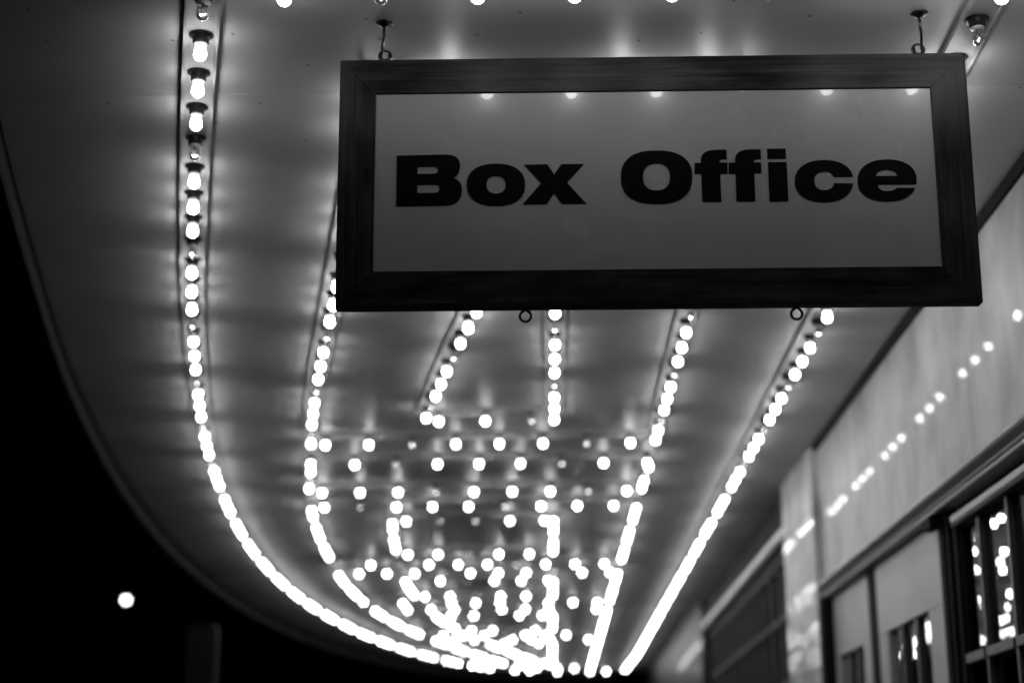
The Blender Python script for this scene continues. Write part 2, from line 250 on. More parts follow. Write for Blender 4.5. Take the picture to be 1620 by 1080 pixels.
LETTERS = [('B',[[(-0.3498,3.0742),(-0.2387,3.0758),(-0.2312,3.0755),(-0.2245,3.0747),(-0.2188,3.0733),(-0.2139,3.0713),(-0.2098,3.0688),(-0.2065,3.0657),(-0.204,3.062),(-0.2022,3.0577),(-0.2012,3.0528),(-0.2008,3.0473),(-0.201,3.0429),(-0.2015,3.0389),(-0.2023,3.0352),(-0.2033,3.0318),(-0.2047,3.0287),(-0.2064,3.0259),(-0.2084,3.0234),(-0.2106,3.0211),(-0.2132,3.0191),(-0.2161,3.0173),(-0.2124,3.0156),(-0.209,3.0137),(-0.206,3.0116),(-0.2035,3.0092),(-0.2013,3.0065),(-0.1995,3.0036),(-0.1981,3.0002),(-0.1972,2.9965),(-0.1965,2.9923),(-0.1963,2.9877),(-0.1967,2.9808),(-0.1977,2.9745),(-0.1996,2.969),(-0.2022,2.9642),(-0.2056,2.9601),(-0.2098,2.9567),(-0.2148,2.954),(-0.2206,2.952),(-0.2272,2.9507),(-0.2347,2.9502),(-0.3495,2.9496)],[(-0.3008,3.0459),(-0.2605,3.0461),(-0.2573,3.0452),(-0.255,3.0432),(-0.2536,3.0404),(-0.2531,3.0372),(-0.2535,3.034),(-0.2549,3.0313),(-0.2571,3.0293),(-0.2603,3.0285),(-0.3005,3.0283)],[(-0.3008,3.0014),(-0.2571,3.0015),(-0.2536,3.0005),(-0.2511,2.9982),(-0.2496,2.995),(-0.2491,2.9913),(-0.2495,2.9876),(-0.251,2.9844),(-0.2534,2.9821),(-0.2569,2.9812),(-0.3005,2.9811)]]),('o',[[(-0.0483,2.9987),(-0.049,3.0094),(-0.0511,3.0178),(-0.0546,3.0253),(-0.0594,3.0318),(-0.0656,3.0376),(-0.073,3.0424),(-0.0815,3.0462),(-0.0913,3.049),(-0.1023,3.0508),(-0.1165,3.0515),(-0.1306,3.0511),(-0.1417,3.0496),(-0.1514,3.047),(-0.16,3.0434),(-0.1674,3.0387),(-0.1736,3.0332),(-0.1784,3.0267),(-0.1819,3.0193),(-0.184,3.0109),(-0.1847,3.0002),(-0.1839,2.9895),(-0.1817,2.9811),(-0.1782,2.9737),(-0.1733,2.9672),(-0.1671,2.9615),(-0.1597,2.9568),(-0.1512,2.953),(-0.1415,2.9502),(-0.1305,2.9485),(-0.1164,2.9478),(-0.1024,2.9482),(-0.0914,2.9497),(-0.0817,2.9522),(-0.0732,2.9558),(-0.0658,2.9604),(-0.0597,2.9659),(-0.0548,2.9723),(-0.0512,2.9797),(-0.0491,2.988)],[(-0.0942,2.999),(-0.0947,3.005),(-0.0961,3.0097),(-0.0984,3.0135),(-0.1015,3.0166),(-0.1054,3.0189),(-0.1102,3.0203),(-0.1163,3.0209),(-0.1225,3.0205),(-0.1272,3.0192),(-0.1311,3.017),(-0.1343,3.0139),(-0.1365,3.0101),(-0.1379,3.0055),(-0.1384,2.9995),(-0.1379,2.9935),(-0.1365,2.9889),(-0.1342,2.9851),(-0.1311,2.982),(-0.1271,2.9797),(-0.1224,2.9783),(-0.1163,2.9778),(-0.1102,2.9782),(-0.1055,2.9795),(-0.1015,2.9817),(-0.0984,2.9847),(-0.0961,2.9885),(-0.0947,2.9931)]]),('x',[[(-0.0504,3.0483),(0.0039,3.0487),(0.0198,3.0234),(0.0367,3.0486),(0.0898,3.0486),(0.0497,3.003),(0.0942,2.9509),(0.0371,2.9512),(0.0193,2.9775),(0.0016,2.951),(-0.0543,2.951),(-0.0108,3.0018)]]),('O',[[(0.3421,3.0129),(0.3418,3.0263),(0.3401,3.0363),(0.3369,3.0451),(0.3324,3.0529),(0.3265,3.0598),(0.3194,3.0657),(0.3109,3.0706),(0.3013,3.0745),(0.2902,3.0774),(0.2776,3.0792),(0.2606,3.0799),(0.2435,3.0796),(0.2307,3.0781),(0.2196,3.0755),(0.2097,3.0718),(0.201,3.0671),(0.1935,3.0613),(0.1873,3.0546),(0.1824,3.0469),(0.1787,3.0382),(0.1764,3.0282),(0.1755,3.0148),(0.1759,3.0014),(0.1778,2.9914),(0.181,2.9827),(0.1856,2.975),(0.1915,2.9682),(0.1987,2.9624),(0.2071,2.9576),(0.2167,2.9537),(0.2277,2.9509),(0.2402,2.9492),(0.2571,2.9484),(0.274,2.9488),(0.2867,2.9503),(0.2977,2.9528),(0.3075,2.9565),(0.3162,2.9611),(0.3236,2.9668),(0.3299,2.9734),(0.3349,2.981),(0.3386,2.9896),(0.341,2.9996)],[(0.2903,3.014),(0.2899,3.0232),(0.2881,3.0304),(0.285,3.0363),(0.2806,3.0411),(0.2751,3.0446),(0.2685,3.0468),(0.2597,3.0477),(0.2509,3.047),(0.2441,3.045),(0.2384,3.0416),(0.2338,3.0369),(0.2304,3.031),(0.2282,3.024),(0.2273,3.0147),(0.2278,3.0055),(0.2296,2.9984),(0.2328,2.9924),(0.2371,2.9877),(0.2426,2.9842),(0.2492,2.982),(0.258,2.9812),(0.2667,2.9818),(0.2735,2.9838),(0.2792,2.9872),(0.2838,2.9919),(0.2872,2.9977),(0.2894,3.0048)]]),('f',[[(0.3639,2.9525),(0.4079,2.9525),(0.4077,3.0205),(0.4247,3.0208),(0.4248,3.0481),(0.407,3.0483),(0.407,3.0514),(0.408,3.0537),(0.4099,3.0553),(0.4126,3.0561),(0.4162,3.0564),(0.4242,3.0563),(0.4242,3.0799),(0.4059,3.0801),(0.3964,3.0799),(0.388,3.079),(0.3808,3.0773),(0.3748,3.0748),(0.37,3.0712),(0.3665,3.0666),(0.3642,3.0607),(0.3633,3.0537),(0.3631,3.0479),(0.3484,3.0481),(0.3484,3.0207),(0.3635,3.0206)]]),('f',[[(0.4434,2.9525),(0.4869,2.9525),(0.4871,3.0206),(0.5036,3.0209),(0.5039,3.0477),(0.4869,3.0479),(0.487,3.0509),(0.4881,3.0531),(0.4899,3.0545),(0.4923,3.0553),(0.4953,3.0555),(0.5038,3.0554),(0.504,3.0799),(0.4856,3.0801),(0.4761,3.0799),(0.4678,3.079),(0.4607,3.0774),(0.4547,3.0748),(0.45,3.0712),(0.4465,3.0666),(0.4443,3.0608),(0.4434,3.0537),(0.4432,3.0479),(0.4284,3.0476),(0.4274,3.0203),(0.4434,3.0201)]]),('i',[[(0.52,3.048),(0.5633,3.048),(0.5636,2.9521),(0.5197,2.9517)]]),('idot',[[(0.5192,3.0812),(0.5626,3.0811),(0.5624,3.0561),(0.5199,3.0561)]]),('c',[[(0.7156,3.01),(0.7145,3.0156),(0.7127,3.0208),(0.7103,3.0256),(0.7073,3.0301),(0.7036,3.0342),(0.6994,3.038),(0.6945,3.0413),(0.6892,3.0442),(0.6833,3.0466),(0.677,3.0486),(0.6701,3.0501),(0.6627,3.0511),(0.6544,3.0517),(0.6446,3.0517),(0.6366,3.0512),(0.6292,3.0502),(0.6224,3.0487),(0.616,3.0467),(0.61,3.0442),(0.6045,3.0413),(0.5995,3.0379),(0.595,3.0342),(0.5911,3.03),(0.5878,3.0255),(0.585,3.0205),(0.5829,3.0153),(0.5814,3.0096),(0.5806,3.0033),(0.5803,2.9958),(0.5808,2.9897),(0.582,2.9842),(0.5838,2.979),(0.5862,2.9742),(0.5893,2.9698),(0.593,2.9657),(0.5972,2.962),(0.6021,2.9587),(0.6074,2.9558),(0.6132,2.9534),(0.6196,2.9514),(0.6264,2.95),(0.6338,2.949),(0.642,2.9485),(0.6518,2.9484),(0.6597,2.9489),(0.667,2.9499),(0.6738,2.9514),(0.6802,2.9534),(0.6861,2.9558),(0.6916,2.9587),(0.6966,2.962),(0.701,2.9658),(0.705,2.9699),(0.7083,2.9744),(0.7111,2.9793),(0.7132,2.9845),(0.7148,2.9902),(0.7153,2.9932),(0.6714,2.9945),(0.6713,2.9941),(0.6706,2.9918),(0.6697,2.9896),(0.6685,2.9876),(0.6672,2.9857),(0.6657,2.9841),(0.664,2.9826),(0.6622,2.9813),(0.6601,2.9802),(0.658,2.9792),(0.6557,2.9785),(0.6532,2.9781),(0.6505,2.9778),(0.6473,2.9778),(0.6443,2.9779),(0.6418,2.9783),(0.6394,2.9789),(0.6373,2.9798),(0.6352,2.9808),(0.6334,2.982),(0.6318,2.9834),(0.6303,2.985),(0.629,2.9868),(0.628,2.9887),(0.6271,2.9908),(0.6265,2.993),(0.6261,2.9954),(0.6259,2.998),(0.626,3.0012),(0.6263,3.0041),(0.6268,3.0066),(0.6275,3.0089),(0.6285,3.0111),(0.6296,3.0131),(0.6309,3.015),(0.6324,3.0167),(0.6341,3.0182),(0.636,3.0195),(0.638,3.0206),(0.6402,3.0215),(0.6425,3.0222),(0.645,3.0227),(0.6477,3.0229),(0.6509,3.023),(0.6539,3.0228),(0.6564,3.0224),(0.6588,3.0218),(0.661,3.021),(0.663,3.0199),(0.6648,3.0187),(0.6665,3.0173),(0.6679,3.0157),(0.6692,3.0139),(0.6702,3.012),(0.6711,3.0099)]]),('e',[[(0.8623,2.9896),(0.8631,3.0005),(0.8631,3.007),(0.8623,3.0128),(0.8609,3.0181),(0.8589,3.0231),(0.8562,3.0277),(0.8528,3.032),(0.8488,3.0359),(0.8443,3.0394),(0.8392,3.0425),(0.8335,3.0452),(0.8274,3.0474),(0.8207,3.0492),(0.8135,3.0504),(0.8056,3.0512),(0.7959,3.0515),(0.7872,3.0512),(0.7795,3.0505),(0.7723,3.0492),(0.7655,3.0475),(0.7593,3.0453),(0.7534,3.0426),(0.7481,3.0395),(0.7433,3.0359),(0.739,3.032),(0.7353,3.0276),(0.7322,3.0229),(0.7297,3.0179),(0.7278,3.0124),(0.7265,3.0065),(0.7259,2.9992),(0.726,2.9927),(0.7267,2.987),(0.7282,2.9817),(0.7303,2.9767),(0.733,2.9721),(0.7364,2.9679),(0.7404,2.964),(0.745,2.9605),(0.7501,2.9574),(0.7557,2.9548),(0.7618,2.9526),(0.7685,2.9509),(0.7756,2.9497),(0.7834,2.9489),(0.7931,2.9487),(0.8018,2.9489),(0.8094,2.9496),(0.8166,2.9509),(0.8233,2.9526),(0.8295,2.9548),(0.8353,2.9574),(0.8406,2.9605),(0.8454,2.964),(0.8497,2.968),(0.8535,2.9722),(0.8566,2.9769),(0.8588,2.9811),(0.8162,2.9816),(0.813,2.979),(0.8095,2.977),(0.8056,2.9755),(0.8014,2.9745),(0.797,2.9739),(0.7926,2.9738),(0.7865,2.9743),(0.7815,2.9758),(0.7776,2.9783),(0.7748,2.9815),(0.773,2.9855),(0.7724,2.9901)],[(0.7692,3.0111),(0.8181,3.011),(0.8169,3.0158),(0.8144,3.0195),(0.8108,3.0222),(0.8063,3.0241),(0.801,3.0252),(0.795,3.0256),(0.7887,3.0253),(0.783,3.0242),(0.778,3.0222),(0.774,3.0194),(0.7711,3.0157)]])]
# ================================================================== STRUCTURE
def structure(o):
    o['kind'] = 'structure'; return o
box_ = box('ground', -150, 150, -60, 240, -.5, -.16, M['road']); structure(box_)
structure(box('pavement', -3.4, 3.6, -30, 60, -.159, 0, M['pave']))
structure(box('road', -14, -3.56, -60, 200, -.159, -.14, M['road']))
kerb = bpy.data.objects.new('kerb', None); C.objects.link(kerb); kerb['kind'] = 'structure'
bm = bmesh.new(); add_box(bm, -3.556, -3.404, 0, .994, -.158, .004, .012)
k0 = obj('kerb_stone', bm, M['kerb'], kerb); k0.location.y = -4
for i in range(1, 44):
    k = k0.copy(); C.objects.link(k); k.parent = kerb; k.location.y = -4+i

# ------------------------------------------------------------------ the marquee canopy
marq = thing('marquee_canopy', 'broad curved marquee canopy with a smooth painted soffit carrying rows of light bulbs', 'canopy')
ys = [-2.36, -.93, .29, 1.51, 2.73, 3.95]
while ys[-1] < 22: ys.append(ys[-1]+1.22)
ys[-1] = 23.18
for y0, y1 in zip(ys, ys[1:]):
    g = .0012; bm = bmesh.new()
    n = 14; pts = [(WALL+.3, y0+g), (WALL+.3, y1-g)]+[(min(XEDGE(y1-g-(y1-y0-2*g)*i/n), WALL), y1-g-(y1-y0-2*g)*i/n) for i in range(n+1)]
    a = [bm.verts.new((x, y, CEIL)) for x, y in pts]; b = [bm.verts.new((x, y, CEIL+.012)) for x, y in pts]
    bm.faces.new(a[::-1]); bm.faces.new(b)
    for i in range(len(pts)):
        j = (i+1) % len(pts); bm.faces.new((a[i], a[j], b[j], b[i]))
    bmesh.ops.recalc_face_normals(bm, faces=bm.faces[:])
    obj('soffit_panel', bm, M['soffit'], marq)
edge = [(XEDGE(y), y) for y in [-2.36+25.5*i/110 for i in range(111)]]
def sweep(pts, prof, name, m, parent, smooth=False):
    """profile (outward offset, z) swept along plan points; outward = left of travel"""
    bm = bmesh.new(); rings = []
    n = len(pts)
    for i, (x, y) in enumerate(pts):
        a = Vector(pts[max(i-1, 0)]); b = Vector(pts[min(i+1, n-1)]); t = (b-a).normalized(); o = Vector((-t.y, t.x))
        rings.append([bm.verts.new((x+o.x*u, y+o.y*u, z)) for u, z in prof])
    k = len(prof)
    for A, B in zip(rings, rings[1:]):
        for i in range(k):
            f = bm.faces.new((A[i], A[(i+1) % k], B[(i+1) % k], B[i])); f.smooth = smooth
    bm.faces.new(rings[0][::-1]); bm.faces.new(rings[-1])
    bmesh.ops.recalc_face_normals(bm, faces=bm.faces[:])
    return obj(name, bm, m, parent)
sweep(edge, [(.004, CEIL+.35), (.004, CEIL-.045), (.09, CEIL-.045), (.09, CEIL+.35)], 'fascia', M['fascia'], marq)
sweep(edge, [(-.002, CEIL-.047), (-.008, CEIL-.06), (-.012, CEIL-.12), (-.004, CEIL-.128), (.12, CEIL-.128), (.12, CEIL-.047)], 'fascia_rail', M['fascia_rail'], marq)
bm = bmesh.new()
top = [(WALL+.3, -2.3), (WALL+.3, 23.1)]+[(x+.03, y) for x, y in edge[::-1][1:-1]]
a = [bm.verts.new((x, y, CEIL+.02)) for x, y in top]; b = [bm.verts.new((x, y, CEIL+.3)) for x, y in top]
bm.faces.new(a[::-1]); bm.faces.new(b)
for i in range(len(top)):
    j = (i+1) % len(top); bm.faces.new((a[i], a[j], b[j], b[i]))
bmesh.ops.recalc_face_normals(bm, faces=bm.faces[:])
obj('roof_deck', bm, M['roof'], marq)

# ------------------------------------------------------------------ bulb strings
def curve_pts(fx, y0, y1, step=.1):
    n = max(2, int((y1-y0)/step)); return [(fx(y0+(y1-y0)*i/n), y0+(y1-y0)*i/n) for i in range(n+1)]
def channel(pts, dz=0.0):
    t = bpy.data.objects.new('light_channel', None); C.objects.link(t); t.parent = marq; t.location = (pts[0][0], pts[0][1], CEIL)
    t.empty_display_size = .05
    P = [(x-pts[0][0], y-pts[0][1]) for x, y in pts]
    W = .042
    sweep(P, [(-W+.007, -.0005), (W-.007, -.0005), (W-.007, -.003-dz), (-W+.007, -.003-dz)], 'base_plate', M['channel'], t)
    for s in (-1, 1):
        a, b = sorted((s*W, s*(W-.0068)))
        sweep(P, [(a, -.0004), (b, -.0004), (b, -.014-dz), (a, -.014-dz)], 'lip', M['channel'], t)
spots = []          # (x, y, lit, chain, index)
def by_length(fx, y_start, y_end, sp, off, chain, k0=0):
    """bulbs at equal arc length along x = fx(y)"""
    y = y_start; k = k0
    s = 1 if y_end > y_start else -1
    while (y_end-y)*s > -1e-6:
        spots.append((fx(y), y, k % 4 != off, chain, k)); k += 1
        d = (fx(y+.01*s)-fx(y))/.01; y += s*sp/math.sqrt(1+d*d)
def row(y, x0, n, offs, chain, sp=.2175):
    for i in range(n): spots.append((x0+sp*i, y, i not in offs, chain, i))
# outer ring: left curve, right line, both ends
by_length(XA, 3.39, 22.38, .2155, 0, 'A')
for i in range(91): spots.append((XE(3.36+.2093*i), 3.36+.2093*i, i % 4 != 1, 'E', i))
row(3.326, -.58, 8, (1, 5), 'top', .216)
row(22.47, .10, 4, (1,), 'end')
channel(curve_pts(XA, 3.25, 22.3)); channel([(XE(y), y) for y in (3.25, 8, 13, 20, 22.5)])
channel([(XA(3.32)+.05, 3.32), (1.035-.048, 3.32)], .001); channel([(.04, 22.47), (.86, 22.47)], .001)
# second ring in five panels; inner ring nested in four of them
def ring(y0, y1, left, right, kl, kr, sl=.2155, sr=.2125):
    channel(curve_pts(left, y0-.05, y1+.05)); channel([(right, y0-.05), (right, y1+.05)])
by_length(XB, 8.0, 3.85, .2155, 1, 'B'); by_length(lambda y: XF, 7.97, 3.85, .2125, 2, 'F')
ring(3.82, 8.04, XB, XF, 0, 0)
by_length(XC, 7.46, 4.95, .2155, 1, 'C'); by_length(lambda y: XD, 7.51, 4.95, .2155, 3, 'D')
ring(4.95, 7.5, XC, XD, 0, 0)
row(3.83, -.24, 4, (1,), 'hid')
row(7.53, -.51, 3, (2,), 'r0'); row(8.035, -1.11, 8, (2, 6), 'r1', .217)
row(8.53, -1.02, 7, (1, 5), 'r2', .2185)
spots += [(XB(8.53), 8.51, True, 'B2', 0), (XB(8.72), 8.72, True, 'B2', 1), (XB(8.96), 8.96, False, 'B2', 2), (XB(9.2), 9.2, True, 'B2', 3)]
spots += [(XF-.01, 8.53, True, 'F2', 0), (XF+.005, 8.64, True, 'F2', 1), (XF, 8.83, False, 'F2', 2), (XF, 9.04, True, 'F2', 3), (XF, 9.25, True, 'F2', 4)]
ring(8.53, 9.3, XB, XF, 0, 0)
row(9.33, -1.30, 9, (3, 7), 'r3', .2185); row(9.81, -1.35, 9, (1, 5), 'r4')
row(10.33, -.90, 5, (1, 2), 'r5', .2185)
by_length(XB, 9.92, 12.2, .2155, 2, 'B3'); by_length(lambda y: XF, 9.9, 12.2, .2125, 3, 'F3'); ring(9.81, 12.25, XB, XF, 0, 0)
by_length(XC, 10.42, 11.72, .2155, 2, 'C3'); by_length(lambda y: XD, 10.36, 11.72, .2125, 3, 'D3'); ring(10.33, 11.76, XC, XD, 0, 0)
row(11.76, -1.01, 5, (2,), 'r6'); row(12.28, -1.33, 9, (1, 5), 'r7', .2175)
row(12.75, -1.47, 10, (3, 7), 'r8', .2155)
by_length(XB, 12.85, 14.6, .2155, 3, 'B4'); by_length(lambda y: XF, 12.85, 14.6, .2125, 3, 'F4'); ring(12.75, 14.7, XB, XF, 0, 0)
row(13.2, -.87, 5, (1,), 'r9', .2155)
by_length(XC, 13.25, 14.2, .2155, 9, 'C4'); by_length(lambda y: XD, 13.3, 14.2, .2125, 9, 'D4'); ring(13.2, 14.22, XC, XD, 0, 0)
row(14.22, -1.07, 5, (2,), 'r10', .2175)
row(14.7, -1.30, 9, (1, 5), 'r11', .2155); row(15.2, -1.30, 9, (3, 7), 'r12', .216)
by_length(XB, 15.3, 17.5, .2155, 3, 'B5'); by_length(lambda y: XF, 15.3, 17.5, .2125, 3, 'F5'); ring(15.2, 17.57, XB, XF, 0, 0)
row(15.7, -.93, 5, (2,), 'r13', .2155)
by_length(XC, 15.8, 17.05, .2155, 3, 'C5'); by_length(lambda y: XD, 15.8, 17.05, .2125, 3, 'D5'); ring(15.7, 17.1, XC, XD, 0, 0)
row(17.1, -.80, 4, (2,), 'r14'); row(17.57, -1.12, 8, (3, 7), 'r15', .2155); row(18.05, -1.02, 8, (2, 6), 'r16', .2055)
by_length(XB, 18.15, 21.9, .2155, 3, 'B6'); by_length(lambda y: XF, 18.15, 21.9, .2125, 3, 'F6'); ring(18.05, 21.9, XB, XF, 0, 0)
row(18.5, -.50, 3, (1,), 'r17', .19)
by_length(XC, 18.6, 21.35, .2155, 3, 'C6'); by_length(lambda y: XD, 18.6, 21.35, .2125, 3, 'D6'); ring(18.5, 20.3, XC, XD, 0, 0)
row(21.95, .1, 2, (), 'r19')
for y, l, r_ in ((3.83, XB, XF), (7.53, XC, XD), (8.035, XB, XF), (8.53, XB, XF), (9.33, XB, XF), (9.81, XB, XF), (10.33, XC, XD), (11.76, XC, XD), (12.28, XB, XF),
              (12.75, XB, XF), (13.2, XC, XD), (14.22, XC, XD), (14.7, XB, XF), (15.2, XB, XF), (15.7, XC, XD), (17.1, XC, XD), (17.57, XB, XF), (18.05, XB, XF), (18.5, XC, XD)):
    channel([(l(y)+.05, y), (r_-.048, y)], .001)

# bulb meshes, hanging from z = 0
SOCK = [(.0, -.0032), (.029, -.0032), (.029, -.0055), (.022, -.006), (.0205, -.0075), (.0195, -.0245), (.0, -.0245)]
COLL = [(.0155, -.0247), (.0165, -.0256), (.0155, -.029), (.0, -.029)]
def globe_prof(n=7, lo=-.0292, r0=.0108):
    p = [(r0, lo), (r0, -.031), (.0114, -.0345), (.0132, -.0405), (.0148, -.047)]
    for i in range(n+1):
        a = math.radians(12-102*i/n); p.append((max(.0157*math.cos(a), 0), -.0548+.0157*math.sin(a)))
    p[-1] = (0, p[-1][1]); return p
def mk(profs, mats, seg):
    bm = bmesh.new()
    for i, (p, s) in enumerate(profs): add_lathe(bm, p, s, i)
    me = bpy.data.meshes.new('m'); bm.to_mesh(me); bm.free()
    for x in mats: me.materials.append(x)
    return me
def globe_mesh(seg, n):
    bm = bmesh.new(); p = globe_prof(n)
    c = 3 if seg > 12 else 4
    add_lathe(bm, p[:c], seg, 1); add_lathe(bm, p[c-1:], seg, 0)
    me = bpy.data.meshes.new('glass_globe'); bm.to_mesh(me); bm.free(); me.materials.append(M['lit']); me.materials.append(M['neck']); return me
me_sock = mk([(SOCK, 18)], [M['socket']], 18); me_coll = mk([(COLL, 18)], [M['collar']], 18)
me_globe = globe_mesh(16, 8); me_globe_far = globe_mesh(8, 4)
me_clear = mk([(globe_prof(8), 16)], [M['clear']], 16)
bm = bmesh.new()
add_tube(bm, [(-.0035, 0, -0.0325), (-.0045, 0, -0.0455), (-.006, 0, -0.0545)], .0004, 4)
add_tube(bm, [(.0035, 0, -0.0325), (.0045, 0, -0.0455), (.006, 0, -0.0545)], .0004, 4)
add_lathe(bm, [(.004, -0.0303), (.003, -0.0385), (0, -0.0405)], 8)
for f in bm.faces: f.material_index = 0
n0 = len(bm.faces)
add_tube(bm, [(-.006, 0, -0.0545), (-.004, .001, -0.0590), (-.001, 0, -0.0550), (.0015, -.001, -0.0593), (.004, .0, -0.0565), (.006, 0, -0.0545)], .0009, 5)
bm.faces.ensure_lookup_table()
for f in list(bm.faces)[n0:]: f.material_index = 1
me_fil = bpy.data.meshes.new('filament'); bm.to_mesh(me_fil); bm.free(); me_fil.materials.append(M['metal']); me_fil.materials.append(M['filament'])

ORD = ['first','second','third','fourth','fifth','sixth','seventh','eighth','ninth','tenth','eleventh','twelfth','thirteenth','fourteenth','fifteenth','sixteenth','seventeenth','eighteenth','nineteenth','twentieth']
ORD += ['twenty-'+o for o in ORD[:9]]+['thirtieth']+['thirty-'+o for o in ORD[:9]]
ROWTXT = {'r1': 'first full cross row beyond the sign', 'r2': 'second full cross row beyond the sign', 'r3': 'third full cross row beyond the sign', 'r4': 'fourth full cross row beyond the sign',
          'r0': 'short cross row just below the sign', 'r5': 'short row opening the inner third panel', 'r6': 'short row closing the inner third panel', 'r7': 'row closing the third light panel',
          'r8': 'row opening the fourth light panel', 'r9': 'short row opening the inner fourth panel', 'r10': 'short row closing the inner fourth panel', 'r11': 'row closing the fourth light panel',
          'r12': 'row opening the fifth light panel'}
COLTXT = {'A': 'outermost left string, %s from the top of the picture', 'E': 'string beside the wall, %s from the top',
          'B': 'second string from the left, %s below the sign corner', 'C': 'slanting inner string under the sign, %s below the sign', 'D': 'short middle string under the sign, %s below the sign',
          'F': 'string second from the wall, %s below the sign',
          'B2': 'left end of the narrow second panel, %s from its top', 'F2': 'right end of the narrow second panel, %s from its top',
          'B3': 'left side of the third light panel, %s from its top', 'F3': 'right side of the third light panel, %s from its top',
          'C3': 'left side of the inner third panel, %s from its top', 'D3': 'right side of the inner third panel, %s from its top'}
LIMIT = {'A': 30, 'E': 28, 'B': 12, 'C': 9, 'D': 9, 'F': 12, 'B2': 4, 'F2': 5, 'B3': 8, 'F3': 8, 'C3': 5, 'D3': 6}
GRP = {'A': 'outer left curved string of bulbs', 'E': 'straight string of bulbs beside the wall'}
def bulb_label(x, y, lit, ch, k, rank):
    what = 'lit bulb' if lit else 'unlit clear bulb'
    hidden = 3.6 < y < 5.75 and -.75 < x < 1.04+.1*(y > 3.9)
    if ch == 'top': return what+' along the top edge of the picture, %s from the left' % ORD[rank]
    if ch == 'E' and y < 5.75:
        return ('lit bulb above the top right corner of the box office sign' if k == 0 else
                'unlit clear bulb hanging beside the top right corner of the sign' if k == 1 else what+' of the wall side string, hidden behind the box office sign')
    if hidden and ch != 'A': return what+' hidden behind the box office sign'
    if ch in COLTXT and rank < LIMIT[ch]: return what+' in the '+COLTXT[ch] % ORD[rank]
    if ch in ROWTXT: return what+' in the '+ROWTXT[ch]+', %s from the left' % ORD[rank]
    if ch == 'end': return what+' in the short row closing the far end of the canopy, %s from the left' % ORD[rank]
    if ch == 'A': return what+' merged into the far sweep of the outer left curve'
    if ch == 'E': return what+' merged into the bright far stretch of the wall side string'
    if ch[0] == 'B': return what+' merged into the far sweep of the second curved string'
    if ch[0] == 'F': return what+' merged into the far stretch of the string second from the wall'
    if ch[0] == 'D': return what+' merged into the far stretch of the middle string'
    return what+' among the crowded far panels near the vanishing end'
# rank within chain by how it appears
ranks = {}
for ch in {s[3] for s in spots}:
    g = [s for s in spots if s[3] == ch]
    g.sort(key=(lambda s: s[0]) if (ch[0] == 'r' or ch in ('top', 'end', 'hid')) else (lambda s: s[1]))
    if ch in ('B', 'C', 'D', 'F'): g = [s for s in g if s[1] >= (5.7 if ch != 'B' else 5.45)]
    for i, s in enumerate(g): ranks[id(s)] = i
order = sorted(spots, key=lambda s: math.hypot(s[0], s[1]))
near, far = order[:298], order[298:]
for s in near:
    x, y, lit, ch, k = s
    rank = ranks.get(id(s), 0)
    lab = bulb_label(x, y, lit, ch, k, min(rank, len(ORD)-1))
    t = thing('light_bulb', lab, 'light bulb', (x, y, CEIL-.001), 'marquee light bulbs')
    t.rotation_euler.z = (k*1.7) % 6.28
    if not lit: t['state'] = 'unlit'
    parts = [('socket', me_sock), ('collar', me_coll)]+([('glass_globe', me_globe if y < 6 else me_globe_far)] if lit else [('glass_globe', me_clear), ('filament', me_fil)])
    for nm, me in parts:
        o = bpy.data.objects.new(nm, me); C.objects.link(o); o.parent = t
bm = bmesh.new()
for x, y, lit, ch, k in far:
    add_lathe(bm, [(a, b+CEIL) for a, b in SOCK], 8, 1, cx=x, cy=y)
    gp = [(a, b+CEIL) for a, b in globe_prof(4)]
    add_lathe(bm, gp[:4], 8, 3 if lit else 2, cx=x, cy=y); add_lathe(bm, gp[3:], 8, 0 if lit else 2, cx=x, cy=y)
o = obj('distant_light_bulbs', bm, [M['lit'], M['socket'], M['clear'], M['neck']])
o['kind'] = 'stuff'; o['label'] = 'mass of lit bulbs overlapping at the far tip of the canopy'; o['category'] = 'light bulbs'

# ------------------------------------------------------------------ box office sign
SY = 3.60
sx0, sx1, sz0, sz1, RW, TH = -.488, .995, EYE+1.104, EYE+1.7155, .0865, .042
sign = thing('hanging_sign', 'hanging Box Office sign with a dark stained wooden frame and pale panel', 'sign', (0, 0, 0))
def rail(p0, p1, flip):
    """mitred board from outer corner p0 to p1, width RW inward"""
    p0, p1 = Vector(p0), Vector(p1); d = (p1-p0); Ln = d.length; d.normalize()
    ang = math.atan2(d.y, d.x)
    bm = bmesh.new(); g = .0004
    q = [(g, 0), (Ln-g, 0), (Ln-RW-g, RW), (RW+g, RW)]
    a = [bm.verts.new((u, 0, v)) for u, v in q]; b = [bm.verts.new((u, TH, v)) for u, v in q]
    bm.faces.new(a); bm.faces.new(b[::-1])
    for i in range(4): bm.faces.new((a[i], b[i], b[(i+1) % 4], a[(i+1) % 4]))
    bmesh.ops.recalc_face_normals(bm, faces=bm.faces[:])
    es = [e for e in bm.edges if abs(e.verts[0].co.z-e.verts[1].co.z) < 1e-5 and abs(e.verts[0].co.y-e.verts[1].co.y) < 1e-5]
    bmesh.ops.bevel(bm, geom=es, offset=.0018, segments=2, profile=.5, affect='EDGES')
    o = obj('frame_rail', bm, M['wood'], sign)
    o.location = (p0.x, SY, p0.y); o.rotation_euler = (0, -ang, 0)
    return o
rail((sx0, sz0), (sx1, sz0), 0); rail((sx1, sz0), (sx1, sz1), 0); rail((sx1, sz1), (sx0, sz1), 0); rail((sx0, sz1), (sx0, sz0), 0)
PY = SY+.005
box('sign_panel', sx0+RW-.01, sx1-RW+.01, PY, PY+.004, sz0+RW-.01, sz1-RW+.01, M['panel'], sign)
box('back_board', sx0+RW-.008, sx1-RW+.008, PY+.0045, PY+.012, sz0+RW-.008, sz1-RW+.008, M['trimdark'], sign)
